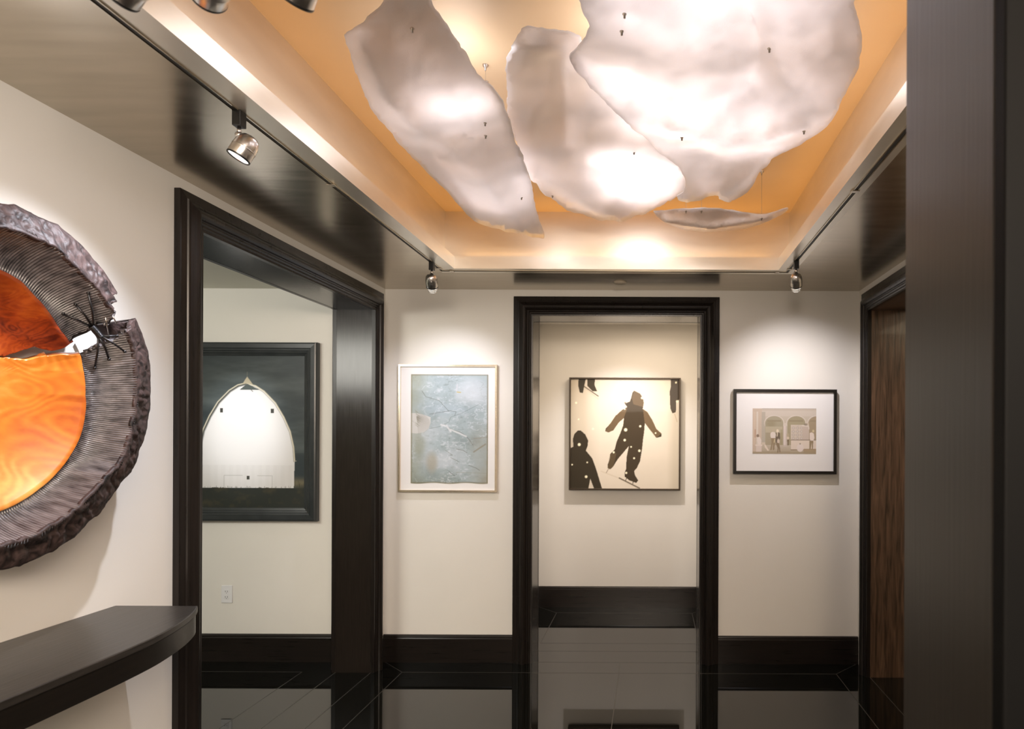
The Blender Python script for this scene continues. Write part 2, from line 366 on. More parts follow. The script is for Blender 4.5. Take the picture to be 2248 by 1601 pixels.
# ------------------------------------------------------------------ track rails let into the soffit, running round three sides
def rail(name, x0, x1, y0, y1, label, joints):
    r = root(name, ((x0 + x1) / 2, (y0 + y1) / 2, H), label, 'track')
    bm = bmesh.new()
    alongy = (y1 - y0) > (x1 - x0)
    if alongy:
        box(bm, x0, x0 + .004, y0, y1, H - .006, H); box(bm, x1 - .004, x1, y0, y1, H - .006, H)
    else:
        box(bm, x0, x1, y0, y0 + .004, H - .006, H); box(bm, x0, x1, y1 - .004, y1, H - .006, H)
    new_ob('rail', bm, M['leaf'], r)
    bm = bmesh.new()
    if alongy: box(bm, x0 + .004, x1 - .004, y0, y1, H - .003, H - .0005)
    else: box(bm, x0, x1, y0 + .004, y1 - .004, H - .003, H - .0005)
    new_ob('channel', bm, M['slot'], r)
    for j in joints:
        bm = bmesh.new()
        if alongy: box(bm, x0 - .006, x1 + .006, j - .012, j + .012, H - .009, H - .0005)
        else: box(bm, j - .012, j + .012, y0 - .006, y1 + .006, H - .009, H - .0005)
        o = new_ob('connector', bm, M['leaf'], r); bevel(o, .002)
TX0, TX1, TYF, TYN = -1.292, .829, 4.066, 1.30
rail('track_rail', TX0 - .011, TX0 + .011, TYN + .02, TYF - .012, 'long thin lighting track in the left strip of the metallic ceiling', [2.66, 4.0])
rail('track_rail', TX1 - .011, TX1 + .011, TYN + .02, TYF - .012, 'long thin lighting track in the right strip of the metallic ceiling', [2.70, 3.98])
rail('track_rail', TX0 - .011, TX1 + .011, TYF - .011, TYF + .011, 'thin lighting track above the far doorway between recess and wall', [TX0 + .06, TX1 - .06])
rail('track_rail', TX0 - .011, TX1 + .011, TYN - .011, TYN + .011, 'lighting track nearest the viewer holding three spotlights side by side', [])

# ------------------------------------------------------------------ spotlights
def spotlamp(track, aim, label, group, power, angle, col=HAL, lit=True, snoot=False, blend=1.0, drop=.075):
    x, y = track; aim = Vector(aim)
    r = root('track_spotlight', (x, y, H - .006), label, 'spotlight', group)
    bm = bmesh.new(); box(bm, x - .014, x + .014, y - .016, y + .016, H - .05, H - .002)
    o = new_ob('adapter', bm, M['black'], r); bevel(o, .003)
    piv = Vector((x, y, H - drop)); d = (aim - piv).normalized()
    bm = bmesh.new(); tube(bm, [(x, y, H - .05), (x, y, H - drop + .002)], .006, 12)
    lathe(bm, [(0, -.011), (.008, -.009), (.012, 0), (.008, .009), (0, .011)], Matrix.Translation(piv) @ Matrix.Rotation(PI / 2, 4, 'X'), 16)
    side = d.cross(Vector((0, 0, 1))).normalized(); up = side.cross(d).normalized()
    cpos = piv + d * .03 - up * .030
    tube(bm, [piv, piv + d * .012 - up * .008, cpos + up * .026], .005, 10)
    new_ob('knuckle', bm, M['silver'], r, True)
    mt = Matrix.Translation(cpos) @ d.to_track_quat('Z', 'Y').to_matrix().to_4x4()
    bm = bmesh.new()
    lathe(bm, [(0, -.045), (.014, -.045), (.022, -.042), (.028, -.034), (.0335, -.018), (.0345, -.004), (.0345, .030), (.033, .033), (.0305, .033), (.0295, .026), (.0, .024)], mt, 40)
    lathe(bm, [(.0352, -.001), (.0358, .001), (.0352, .003)], mt, 40)
    new_ob('lamp_body', bm, M['silver'], r, True)
    bm = bmesh.new(); lathe(bm, [(.0295, .030), (.0325, .034), (.034, .035), (.0352, .032), (.0345, .029)], mt, 40)
    new_ob('bezel', bm, M['black'], r, True)
    bm = bmesh.new(); lathe(bm, [(0, .027), (.010, .028), (.020, .030), (.0293, .0315)], mt, 32)
    new_ob('lens', bm, M['lens'] if lit else M['lensoff'], r, True)
    if snoot:
        bm = bmesh.new()
        for k in range(3):
            z = .042 + k * .010
            n = 24
            tube(bm, [mt @ Vector(((.028 - k * .002) * math.cos(2 * PI * i / n), (.028 - k * .002) * math.sin(2 * PI * i / n), z)) for i in range(n + 1)], .0013, 6)
        for i in range(3):
            a = 2 * PI * i / 3; tube(bm, [mt @ Vector((.029 * math.cos(a), .029 * math.sin(a), .033)), mt @ Vector((.024 * math.cos(a), .024 * math.sin(a), .063))], .0012, 6)
        new_ob('lens_holder', bm, M['silver'], r, True)
    light('spot_beam', 'SPOT', mt @ Vector((0, 0, .070 if snoot else .040)), power, col, aim, .012, angle, blend)
    return r
GR = 'spotlights clipped to the ceiling tracks'
spotlamp((-1.290, 2.06), (-1.80, 1.85, 1.45), 'silver spotlight hanging alone halfway along the left ceiling track, lens showing', GR, 64, 100, COOL)
spotlamp((-1.290, 3.868), (-1.40, 4.61, 1.62), 'silver spotlight above the pale blue abstract picture, at the far end of left track', GR, 27, 90, (.94, .93, 1.03), snoot=True)
spotlamp((.829, 3.80), (1.00, 4.61, 1.65), 'silver spotlight above the black framed sepia print, at the far end of right track', GR, 34, 94, (.99, .93, .95), snoot=True)
for k, (xx, lab) in enumerate([(-1.026, 'leftmost of three grey spotlights cropped by the top edge'), (-.865, 'middle one of three grey spotlights cropped by the top edge'), (-.693, 'rightmost of three grey spotlights cropped by the top edge')]):
    spotlamp((xx, TYN), (-1.83, (1.65, 2.3, 2.2)[k], (2.0, 2.2, 1.2)[k]), lab, GR, (3, 3, 3)[k], (100, 80, 90)[k], COOL, lit=False)

# smoke detector / cover disc on the soffit
p = onZ(1361, 620, H)
r_ = bmesh.new(); lathe(r_, [(0, -.012), (.030, -.011), (.040, -.007), (.043, 0)], Matrix.Translation((p.x, p.y, H)), 40)
o = new_ob('sprinkler_cover', r_, M['glow_disc'], None, True); tag(o, 'small round metallic cover disc on the ceiling above the far doorway', 'ceiling cover')

# ------------------------------------------------------------------ pictures
class Canvas:
    """colours of a flat print, sampled on a grid; coordinates in the same units as the polygon lists"""
    def __init__(s, x0, y0, x1, y1, nx, ny, col):
        s.b = (x0, y0, x1, y1); s.nx, s.ny = nx, ny
        s.X, s.Y = np.meshgrid(np.linspace(x0, x1, nx), np.linspace(y0, y1, ny))
        s.c = np.ones((ny, nx, 3)) * np.array(lin(col))
    def put(s, mask, col, a=1.0):
        m = np.clip(mask * a, 0, 1)[..., None]; s.c = s.c * (1 - m) + np.array(lin(col)) * m
    def poly(s, pts, col, a=1.0):
        s.put(s.pmask(pts), col, a)
    def pmask(s, pts):
        ins = np.zeros(s.X.shape, bool); n = len(pts)
        for i in range(n):
            xa, ya = pts[i]; xb, yb = pts[(i + 1) % n]
            if ya == yb: continue
            c = ((ya > s.Y) != (yb > s.Y)) & (s.X < (xb - xa) * (s.Y - ya) / (yb - ya) + xa)
            ins ^= c
        return ins.astype(float)
    def rect(s, x0, y0, x1, y1, col, a=1.0): s.put(((s.X >= x0) & (s.X <= x1) & (s.Y >= y0) & (s.Y <= y1)).astype(float), col, a)
    def ell(s, cx, cy, rx, ry, col, a=1.0, soft=.15):
        d = np.sqrt(((s.X - cx) / rx) ** 2 + ((s.Y - cy) / ry) ** 2); s.put(np.clip((1 + soft - d) / (2 * soft), 0, 1), col, a)
    def line(s, pts, wd, col, a=1.0):
        m = np.zeros(s.X.shape)
        for (xa, ya), (xb, yb) in zip(pts, pts[1:]):
            L2 = (xb - xa) ** 2 + (yb - ya) ** 2 + 1e-9
            t = np.clip(((s.X - xa) * (xb - xa) + (s.Y - ya) * (yb - ya)) / L2, 0, 1)
            d = np.hypot(s.X - xa - t * (xb - xa), s.Y - ya - t * (yb - ya))
            m = np.maximum(m, np.clip(1.3 - d / (wd / 2 + 1e-6), 0, 1))
        s.put(m, col, a)
    def noise(s, sx, sy, seed, oct=4):
        rng = np.random.RandomState(seed); out = np.zeros(s.X.shape); amp = 1; tot = 0
        x0, y0, x1, y1 = s.b
        for o in range(oct):
            gx = int((x1 - x0) / sx * 2 ** o) + 3; gy = int((y1 - y0) / sy * 2 ** o) + 3
            g = rng.rand(gy, gx)
            u = (s.X - x0) / sx * 2 ** o; v = (s.Y - y0) / sy * 2 ** o
            i = np.clip(u.astype(int), 0, gx - 2); j = np.clip(v.astype(int), 0, gy - 2); fu = u - i; fv = v - j
            fu = fu * fu * (3 - 2 * fu); fv = fv * fv * (3 - 2 * fv)
            out += amp * (g[j, i] * (1 - fu) * (1 - fv) + g[j, i + 1] * fu * (1 - fv) + g[j + 1, i] * (1 - fu) * fv + g[j + 1, i + 1] * fu * fv)
            tot += amp; amp *= .55
        return out / tot
    def build(s, name, xa, xb, za, zb, Y, m, parent, warp=None):
        bm = bmesh.new(); me = bpy.data.meshes.new(name)
        fx = np.linspace(xa, xb, s.nx); fz = np.linspace(zb, za, s.ny)
        GX, GZ = np.meshgrid(fx, fz)
        if warp is not None: GX, GZ = warp(GX, GZ)
        V = np.stack([GX, np.full_like(GX, Y), GZ], -1).reshape(-1, 3)
        idx = np.arange(s.nx * s.ny).reshape(s.ny, s.nx)
        Fq = np.stack([idx[1:, :-1], idx[1:, 1:], idx[:-1, 1:], idx[:-1, :-1]], -1).reshape(-1, 4)
        bm.free(); me.from_pydata(V.tolist(), [], Fq.tolist())
        at = me.color_attributes.new('ink', 'FLOAT_COLOR', 'POINT')
        c4 = np.concatenate([np.clip(s.c, 0, 1).reshape(-1, 3), np.ones((s.nx * s.ny, 1))], 1)
        at.data.foreach_set('color', c4.astype(np.float32).ravel())
        o = bpy.data.objects.new(name, me); C.objects.link(o); me.materials.append(m); o.parent = parent
        o.matrix_parent_inverse = Matrix.Translation(-parent.location)
        sm = o.modifiers.new('thick', 'SOLIDIFY'); sm.thickness = .0015; sm.offset = -1 
        return o
def rectworld(x0, y0, x1, y1, Y):
    a = onY((x0 + x1) / 2, (y0 + y1) / 2, Y); w2 = (x1 - x0) / 2 * Y / F; h2 = (y1 - y0) / 2 * Y / F
    return a.x - w2, a.x + w2, a.z - h2, a.z + h2
def frame(name, rc, Yw, fp, m, label, gap=.006):
    x0, x1, z0, z1 = rc
    r = root(name, ((x0 + x1) / 2, Yw, z0), label, 'picture')
    bm = bmesh.new(); frame_sweep(bm, fp, x0, x1, z0, z1, lambda a, b, h: (a, Yw - gap - h, b)); new_ob('frame', bm, m, r)
    return r
def panel(name, rc, ins, Yw, d, m, parent, th=.004):
    x0, x1, z0, z1 = rc; bm = bmesh.new(); box(bm, x0 + ins, x1 - ins, Yw - d, Yw - d + th, z0 + ins, z1 - ins); return new_ob(name, bm, m, parent)

# --- pale blue abstract in thin silver frame
YA = YF - .024
rc = rectworld(874, 800.5, 1091, 1081, YA)
fp = [(0, 0), (0, .022), (.002, .026), (.006, .026), (.0075, .022), (.013, .022), (.0145, .019), (.0145, 0)]
r = frame('framed_picture', rc, YF, fp, M['gilt'], 'pale blue crumpled abstract in a thin silver frame left of the far doorway')
panel('mat_board', rc, .012, YF, .012, M['mat_board'], r)
cv = Canvas(287, 198, 1085, 1325, 300, 420, (168, 182, 188))
n1 = cv.noise(200, 230, 1, 5); n2 = cv.noise(320, 300, 2, 3); n3 = cv.noise(40, 22, 3, 4); n4 = cv.noise(90, 160, 8, 4)
cv.put(np.clip((n1 - .45) * 3, 0, 1), (136, 150, 152), .75)
cv.put(np.clip((n2 - .5) * 4, 0, 1), (196, 204, 212), .7)
cv.put(np.clip((cv.X - 850) / 250, 0, 1) * np.clip((cv.Y - 650) / 300, 0, 1) * n1 * 1.6, (150, 142, 118), .8)
cv.put(np.clip((480 - cv.X) / 200, 0, 1) * (n4 * 1.5), (150, 150, 122), .75)
cv.put(np.clip((cv.Y - 1150) / 150, 0, 1) * np.clip((900 - cv.X) / 300, 0, 1), (118, 128, 116), .5)
cv.put(np.clip((n3 - .6) * 6, 0, 1) * np.exp(-((cv.X - 680) / 230) ** 2), (210, 216, 222), .6)
cv.put(np.clip((.36 - n3) * 6, 0, 1) * np.exp(-((cv.X - 700) / 260) ** 2), (120, 130, 128), .5)
cv.ell(905, 380, 130, 110, (214, 220, 228), .55, .5); cv.ell(640, 560, 260, 60, (168, 184, 196), .5, .6)
fan = [(287, 600), (330, 600), (400, 612), (490, 640), (492, 700), (470, 760), (420, 800), (340, 812), (287, 806)]
cv.poly(fan, (206, 204, 202), .85)
rs = random.Random(5)
for k in range(26):
    a = -1.35 + k * .11; cv.line([(345, 640), (345 + 140 * math.cos(a), 700 + 110 * math.sin(a) + 10)], 4, (150, 146, 138), .8)
cr_ = cv.noise(90, 60, 31, 4); cv.put(np.clip(1 - np.abs(cr_ - .5) * 26, 0, 1) * np.clip((cv.noise(250, 250, 33, 2) - .42) * 5, 0, 1), (206, 214, 222), .75)
cr2 = cv.noise(70, 50, 35, 4); cv.put(np.clip(1 - np.abs(cr2 - .5) * 40, 0, 1) * np.clip((cv.noise(200, 200, 36, 2) - .5) * 5, 0, 1), (112, 120, 116), .7)
for k in range(12): cv.line([(330 + 3 * k % 25, 570 + k * 14), (355 + (k * 17) % 30, 590 + k * 14)], 7, (140, 138, 120), .6)
for pts, cc, wd in [([(400, 370), (440, 430), (580, 470), (680, 580)], (104, 108, 98), 6), ([(480, 610), (600, 590), (690, 575), (755, 585), (740, 625)], (96, 100, 92), 6),
                    ([(985, 510), (840, 585), (800, 605), (700, 640), (680, 690), (580, 740), (480, 760)], (112, 122, 122), 5), ([(640, 720), (700, 770), (800, 795), (850, 830), (890, 870), (930, 930)], (100, 98, 84), 6),
                    ([(600, 720), (660, 735), (700, 790)], (222, 224, 228), 22), ([(700, 770), (770, 800), (860, 840)], (222, 224, 226), 18), ([(760, 970), (830, 985), (870, 1010)], (104, 104, 92), 7),
                    ([(640, 980), (720, 1035)], (120, 124, 116), 5), ([(700, 1060), (790, 1105)], (118, 122, 116), 6), ([(890, 1140), (960, 1165), (1000, 1190)], (96, 96, 84), 6),
                    ([(680, 1200), (745, 1250)], (96, 100, 94), 7), ([(755, 1212), (1085, 1222)], (150, 152, 140), 6), ([(940, 860), (1085, 850)], (140, 132, 112), 6), ([(940, 1000), (1060, 920)], (140, 132, 110), 18)]:
    cv.line(pts, wd, cc, .75)
cv.line([(765, 380), (800, 384)], 13, (196, 176, 96), .9); cv.line([(765, 300), (760, 370)], 10, (210, 206, 214), .7)
cv.ell(505, 1110, 55, 100, (168, 158, 136), .6, .4); cv.ell(375, 930, 50, 90, (150, 152, 134), .5, .4)
ed = np.minimum(np.minimum(cv.X - 287, 1085 - cv.X), np.minimum(cv.Y - 198, 1325 - cv.Y))
cv.put(np.clip(1 - ed / 18, 0, 1), (122, 114, 78), .9)
ra = rectworld(840 + 287 / 4.71, 780 + 198 / 4.71, 840 + 1085 / 4.71, 780 + 1325 / 4.71, YA)
def wv(GX, GZ):
    e = np.clip((ra[2] + .03 - GZ) / .03, 0, 1); return GX, GZ + e * .0035 * np.sin(GX * 28)
cv.build('print', ra[0], ra[1], ra[2], ra[3], YF - .0145, print_mat('blue_print_ink', .1), r, wv)

# --- black framed sepia print
YA = YF - .042
rc = rectworld(1610, 855, 1836.5, 1041, YA)
fp = [(0, 0), (0, .044), (.0015, .046), (.019, .046), (.0205, .0445), (.0205, 0)]
r = frame('framed_picture', rc, YF, fp, M['frame_black'], 'small sepia arcade print with wide white mat in black frame, right of far doorway')
panel('mat_board', rc, .018, YF, .036, M['mat_board'], r)
cv = Canvas(150, 205, 1875, 1440, 260, 190, (196, 186, 172))
n1 = cv.noise(300, 300, 4, 3)
cv.put(np.clip((cv.Y - 1150) / 300, 0, 1), (158, 142, 116), .9); cv.rect(150, 205, 1875, 420, (204, 194, 184)); cv.rect(150, 205, 1875, 222, (150, 136, 120)); cv.rect(150, 245, 1875, 262, (186, 174, 160))
cv.rect(150, 205, 400, 1390, (198, 180, 164)); cv.rect(255, 290, 300, 1200, (214, 204, 194)); cv.rect(395, 300, 490, 1160, (176, 168, 156))
cv.rect(170, 300, 235, 1200, (206, 186, 168)); cv.rect(200, 780, 240, 1000, (176, 130, 104), .7)
for cx, wd, c in ((735, 245, (160, 152, 128)), (1335, 245, (156, 146, 116)), (1900, 240, (154, 136, 108))):
    cv.ell(cx, 600, wd + 28, 215, (214, 204, 196), 1, .03)
    cv.ell(cx, 600, wd, 190, c, 1, .03); cv.rect(cx - wd, 600, cx + wd, 1200, c)
    cv.rect(cx - wd * .8, 520, cx + wd * .75, 560, (132, 118, 90), .7)
cv.ell(640, 620, 130, 90, (138, 128, 96), .7, .5); cv.rect(500, 700, 960, 860, (188, 178, 154), .7); cv.rect(520, 860, 960, 1200, (158, 146, 122), .8); cv.rect(905, 780, 960, 1200, (150, 140, 96), .6)
cv.rect(990, 600, 1080, 1250, (196, 184, 176)); cv.rect(1000, 680, 1045, 1200, (222, 210, 208)); cv.rect(985, 600, 1085, 680, (212, 202, 192)); cv.rect(1575, 600, 1680, 1100, (196, 182, 164))
cv.rect(1185, 645, 1680, 1060, (206, 194, 182))
for i in range(3):
    for j in range(4): cv.ell(1255 + i * 110, 735 + j * 95, 42, 34, (176, 162, 156), .8, .3); cv.ell(1255 + i * 110, 735 + j * 95, 20, 16, (214, 206, 200), .9, .3)
cv.line([(1385, 660), (1385, 1050)], 10, (178, 166, 156)); cv.rect(1505, 690, 1675, 1050, (196, 180, 170)); cv.line([(1500, 670), (1670, 690), (1680, 760)], 26, (226, 216, 208)); cv.ell(1590, 640, 45, 30, (110, 98, 84), .8, .4)
cv.rect(1185, 1050, 1875, 1072, (112, 98, 76)); cv.rect(1195, 1072, 1875, 1320, (222, 208, 196)); cv.rect(1185, 1320, 1875, 1345, (128, 108, 80))
cv.rect(1540, 1300, 1875, 1440, (160, 138, 106)); cv.rect(150, 1380, 1875, 1440, (150, 136, 108), .6)
cv.ell(1442, 1275, 92, 110, (226, 214, 210), 1, .08); cv.ell(1440, 1165, 20, 22, (140, 128, 108), .9, .3)
cv.ell(1110, 930, 35, 50, (176, 160, 132), .9, .3); cv.poly([(1085, 1045), (1140, 1045), (1130, 1210), (1095, 1210)], (104, 84, 52)); cv.ell(1110, 1010, 36, 38, (214, 198, 178), 1, .2)
cv.ell(290, 950, 38, 42, (122, 100, 86), 1, .25); cv.poly([(280, 990), (350, 985), (390, 1080), (380, 1190), (300, 1190), (275, 1080)], (226, 214, 208))
cv.rect(228, 1190, 415, 1230, (226, 212, 204)); cv.rect(245, 1230, 395, 1385, (214, 200, 194)); cv.poly([(470, 1180), (500, 1190), (600, 1350), (560, 1360), (480, 1260)], (224, 210, 198)); cv.rect(400, 1130, 490, 1190, (206, 192, 176))
# pair of standing figures and a man in a white jacket
cv.poly([(640, 870), (690, 840), (750, 850), (785, 930), (770, 1010), (650, 1010), (630, 940)], (224, 214, 208)); cv.ell(715, 805, 36, 42, (186, 172, 150), 1, .2)
cv.poly([(650, 1010), (770, 1010), (760, 1120), (740, 1340), (700, 1340), (705, 1120), (670, 1340), (630, 1340), (665, 1130)], (136, 116, 84))
cv.poly([(790, 870), (850, 850), (890, 880), (900, 1020), (880, 1060), (870, 1160), (780, 1130), (770, 1000)], (78, 60, 40)); cv.ell(826, 815, 34, 46, (232, 218, 196), 1, .15); cv.line([(826, 870), (815, 960)], 26, (232, 220, 196)); cv.line([(750, 1040), (735, 1130)], 20, (232, 216, 176)); cv.ell(850, 1100, 34, 70, (206, 190, 176), 1, .2)
cv.poly([(790, 1130), (870, 1150), (900, 1300), (905, 1400), (880, 1400), (860, 1280), (850, 1400), (820, 1410), (830, 1290), (790, 1180)], (116, 96, 68))
cv.poly([(1700, 870), (1750, 850), (1810, 880), (1830, 1000), (1800, 1080), (1740, 1085), (1700, 1040)], (230, 216, 208)); cv.ell(1795, 815, 28, 38, (204, 188, 148), 1, .2)
cv.poly([(1695, 1080), (1800, 1080), (1785, 1320), (1755, 1320), (1760, 1120), (1725, 1320), (1695, 1320)], (134, 114, 80))
cv.put(np.ones(cv.X.shape), (205, 195, 180), .18)
ra = rectworld(1580 + 483 / 6.67, 830 + 448 / 6.67, 1580 + 1415 / 6.67, 830 + 1112 / 6.67, YA)
cv.build('print', *ra, YF - .0375, print_mat('sepia_print_ink'), r)

# --- skater photograph on the passage wall
YA = YP - .06
rc = rectworld(1249.5, 829.5, 1494, 1076.5, YA)
fp = [(0, 0), (0, .066), (.003, .070), (.012, .070), (.015, .066), (.015, 0)]
r = frame('framed_picture', rc, YP, fp, M['frame_bronze'], 'large square photograph of silhouetted skaters seen through the far doorway')
panel('backing', rc, .01, YP, .056, M['frame_bronze'], r)
cv = Canvas(330, 545, 1178, 1395, 300, 300, (226, 216, 200))
cv.put(np.clip((560 - cv.X) / 240, 0, 1), (176, 164, 140), .75); cv.put(np.clip((cv.X - 1080) / 60, 0, 1) * np.clip((cv.Y - 600) / 200, 0, 1), (188, 178, 156), .6); cv.put(cv.noise(160, 160, 9, 4) * 1.0, (206, 194, 174), .35)
cv.line([(430, 600), (428, 1100)], 60, (198, 188, 166), .35); cv.line([(430, 608), (545, 700)], 8, (196, 184, 160), .7)
cv.line([(570, 1260), (715, 1315), (860, 1392)], 10, (204, 190, 168), .6)
D = (62, 50, 32); D2 = (112, 92, 66)
sk = [(825, 633), (870, 655), (895, 690), (901, 730), (893, 775), (930, 800), (968, 860), (1000, 930), (1040, 965), (1041, 990), (1000, 1000), (980, 970), (940, 925), (910, 885), (905, 950), (897, 1010), (890, 1080), (874, 1180), (850, 1232), (828, 1258), (835, 1290), (860, 1330), (845, 1350), (790, 1330), (755, 1302), (754, 1270), (765, 1240), (768, 1150), (785, 1065), (745, 1112), (700, 1165), (665, 1222), (640, 1246), (620, 1236), (620, 1208), (640, 1160), (640, 1125), (675, 1090), (690, 1030), (720, 960), (740, 905), (746, 845), (700, 890), (665, 942), (625, 960), (600, 950), (605, 928), (640, 890), (680, 830), (730, 785), (772, 762), (752, 735), (792, 718), (802, 690), (812, 650)]
cv.poly(sk, D)
cv.poly([(825, 633), (870, 655), (895, 690), (901, 730), (893, 760), (820, 740), (808, 690)], D2, .6)
cv.poly([(895, 775), (930, 800), (968, 860), (1000, 930), (1040, 965), (1000, 1000), (940, 925), (908, 880)], D2, .8)
cv.poly([(746, 845), (700, 890), (665, 942), (625, 960), (600, 950), (640, 890), (680, 830), (730, 785), (772, 770)], D2, .75)
cv.poly([(640, 1125), (690, 1120), (665, 1222), (640, 1246), (620, 1236)], (92, 76, 52), .8)
cv.line([(800, 740), (770, 745), (755, 728)], 16, D, .8); cv.line([(770, 1310), (762, 1330)], 7, D); cv.line([(820, 1340), (818, 1355)], 7, D)
cv.line([(712, 1312), (870, 1390)], 11, (84, 70, 46)); cv.line([(630, 1236), (610, 1272)], 5, (120, 100, 70))
cv.poly([(330, 1395), (330, 1082), (352, 1070), (348, 1010), (360, 970), (385, 945), (410, 945), (445, 975), (467, 1020), (465, 1060), (450, 1100), (500, 1160), (530, 1240), (578, 1395), (515, 1395), (485, 1318), (480, 1350), (470, 1395)], (50, 42, 27))
cv.poly([(390, 545), (447, 545), (435, 600), (425, 655), (400, 650), (388, 600)], (56, 50, 36)); cv.poly([(458, 545), (520, 545), (515, 590), (536, 640), (500, 640), (460, 600)], (64, 56, 40)); cv.line([(430, 600), (545, 678)], 9, (72, 60, 42))
cv.poly([(1112, 545), (1180, 545), (1180, 700), (1155, 720), (1152, 800), (1125, 808), (1108, 770), (1103, 640), (1112, 600)], (56, 44, 26)); cv.line([(1142, 812), (1162, 875)], 5, (170, 150, 120))
for x, y, q in ((888, 690, 9), (760, 938, 12), (753, 1018, 9), (874, 910, 8), (868, 1100, 9), (803, 1070, 6), (827, 1158, 7), (667, 1113, 8), (766, 1272, 8), (994, 962, 6), (398, 1054, 11), (461, 1192, 6), (453, 1303, 10), (343, 1210, 6), (1152, 570, 7), (1162, 716, 9), (753, 778, 5), (505, 932, 8), (392, 858, 6), (372, 730, 8)):
    cv.ell(x, y, q, q, (248, 240, 210), 1, .3)
ra = (rc[0] + .013, rc[1] - .013, rc[2] + .013, rc[3] - .013)
cv.build('print', *ra, YP - .060, print_mat('skater_print_ink', .05, .45), r)

# --- barn photograph in the side room
YA = YF - .05
rc = rectworld(386, 751, 694.5, 1145, YA)
fp = [(0, 0), (0, .034), (.004, .048), (.012, .052), (.040, .050), (.045, .046), (.058, .044), (.062, .039), (.072, .037), (.076, .033), (.086, .030), (.092, .028), (.092, 0)]
r = frame('framed_picture', rc, YF, fp, M['frame_slate'], 'white arched barn picture in a deep slate black frame seen through left doorway')
panel('backing', rc, .05, YF, .022, M['frame_slate'], r)
cv = Canvas(30, 245, 850, 1345, 290, 390, (54, 62, 64))
n1 = cv.noise(420, 110, 11, 5)
cv.put(np.clip((n1 - .42) * 3.0, 0, 1) * (cv.Y < 960), (88, 96, 96), .75); cv.put(np.clip((.42 - n1) * 4, 0, 1), (38, 46, 50), .8)
cv.rect(700, 945, 850, 1110, (44, 54, 58), .8); cv.put(np.exp(-((cv.Y - 1155) / 28) ** 2) * (cv.X > 600), (120, 112, 88), .8)
arcR = [(440, 455), (500, 470), (560, 508), (640, 590), (700, 690), (745, 790), (770, 900), (778, 1000)]
arcL = [(880 - x, y) for x, y in arcR]
cv.poly(arcR + [(773, 1192), (107, 1192)] + arcL[::-1], (222, 220, 220))
cv.line(arcL, 20, (76, 78, 74)); cv.line([(x - 7, y - 6) for x, y in arcL], 9, (200, 192, 172)); cv.line(arcR, 10, (206, 198, 176)); cv.line([(x - 6, y + 6) for x, y in arcR], 4, (130, 128, 116))
cv.poly([(405, 459), (440, 404), (480, 459), (440, 452)], (176, 166, 142)); cv.line([(440, 372), (440, 410)], 3, (130, 126, 110)); cv.poly([(385, 499), (440, 455), (530, 499)], (74, 82, 80)); cv.line([(465, 495), (480, 510)], 6, (60, 60, 56))
for x in range(112, 770, 9): cv.line([(x, 1030), (x, 1190)], 3, (178, 176, 172), .5)
cv.line([(280, 1195), (280, 1103), (410, 1103)], 4, (150, 150, 146), .7); cv.line([(515, 1105), (620, 1105), (620, 1195)], 4, (150, 150, 146), .7)
for a in ((250, 628, 271, 658), (608, 630, 629, 662), (441, 1105, 459, 1131)): cv.rect(*a, (62, 62, 58))
cv.line([(778, 1000), (790, 1000)], 5, (180, 176, 160))
g = 1188 + 10 * cv.noise(24, 400, 21, 3) + 4 * np.sin(cv.X * .02)
cv.put((cv.Y > g).astype(float), (44, 48, 44)); cv.put(((cv.Y > g) * np.clip((cv.noise(60, 50, 22, 4) - .5) * 4, 0, 1) * (cv.Y < 1330)), (74, 68, 52), .6)
for k in range(70):
    x = rs.uniform(100, 845); cv.line([(x, 1200), (x + rs.uniform(-4, 4), 1192 - rs.uniform(0, 16 if x < 770 else 55))], 3, (60, 58, 44), .8)
ex0, ex1 = onY(400 + 30 / 3.2, 900, YA).x, onY(400 + 850 / 3.2, 900, YA).x
ez0, ez1 = onY(560, 700 + 1345 / 3.2, YA).z, onY(560, 700 + 245 / 3.2, YA).z
cv.build('print', ex0, ex1, ez0, ez1, YF - .0235 - .002, print_mat('barn_print_ink', .1, .4), r)

# ------------------------------------------------------------------ wall outlet
a = onY(499, 1304.5, YF)
r = root('wall_outlet', (a.x, YF, a.z), 'white wall outlet below the barn picture, above the baseboard', 'outlet')
bm = bmesh.new(); box(bm, a.x - .038, a.x + .038, YF - .007, YF - .0005, a.z - .061, a.z + .061); o = new_ob('cover_plate', bm, M['white_plastic'], r); bevel(o, .003)
bm = bmesh.new(); box(bm, a.x - .017, a.x + .017, YF - .0095, YF - .005, a.z - .034, a.z + .034); o = new_ob('receptacle', bm, M['white_plastic'], r); bevel(o, .002)
for s in (-1, 1):
    bm = bmesh.new()
    for dx in (-.007, .007): box(bm, a.x + dx - .0014, a.x + dx + .0014, YF - .0102, YF - .009, a.z + s * .019 - .004, a.z + s * .019 + .006)
    box(bm, a.x - .002, a.x + .002, YF - .0102, YF - .009, a.z + s * .019 - .012, a.z + s * .019 - .008)
    new_ob('socket', bm, M['slotdark'], r)

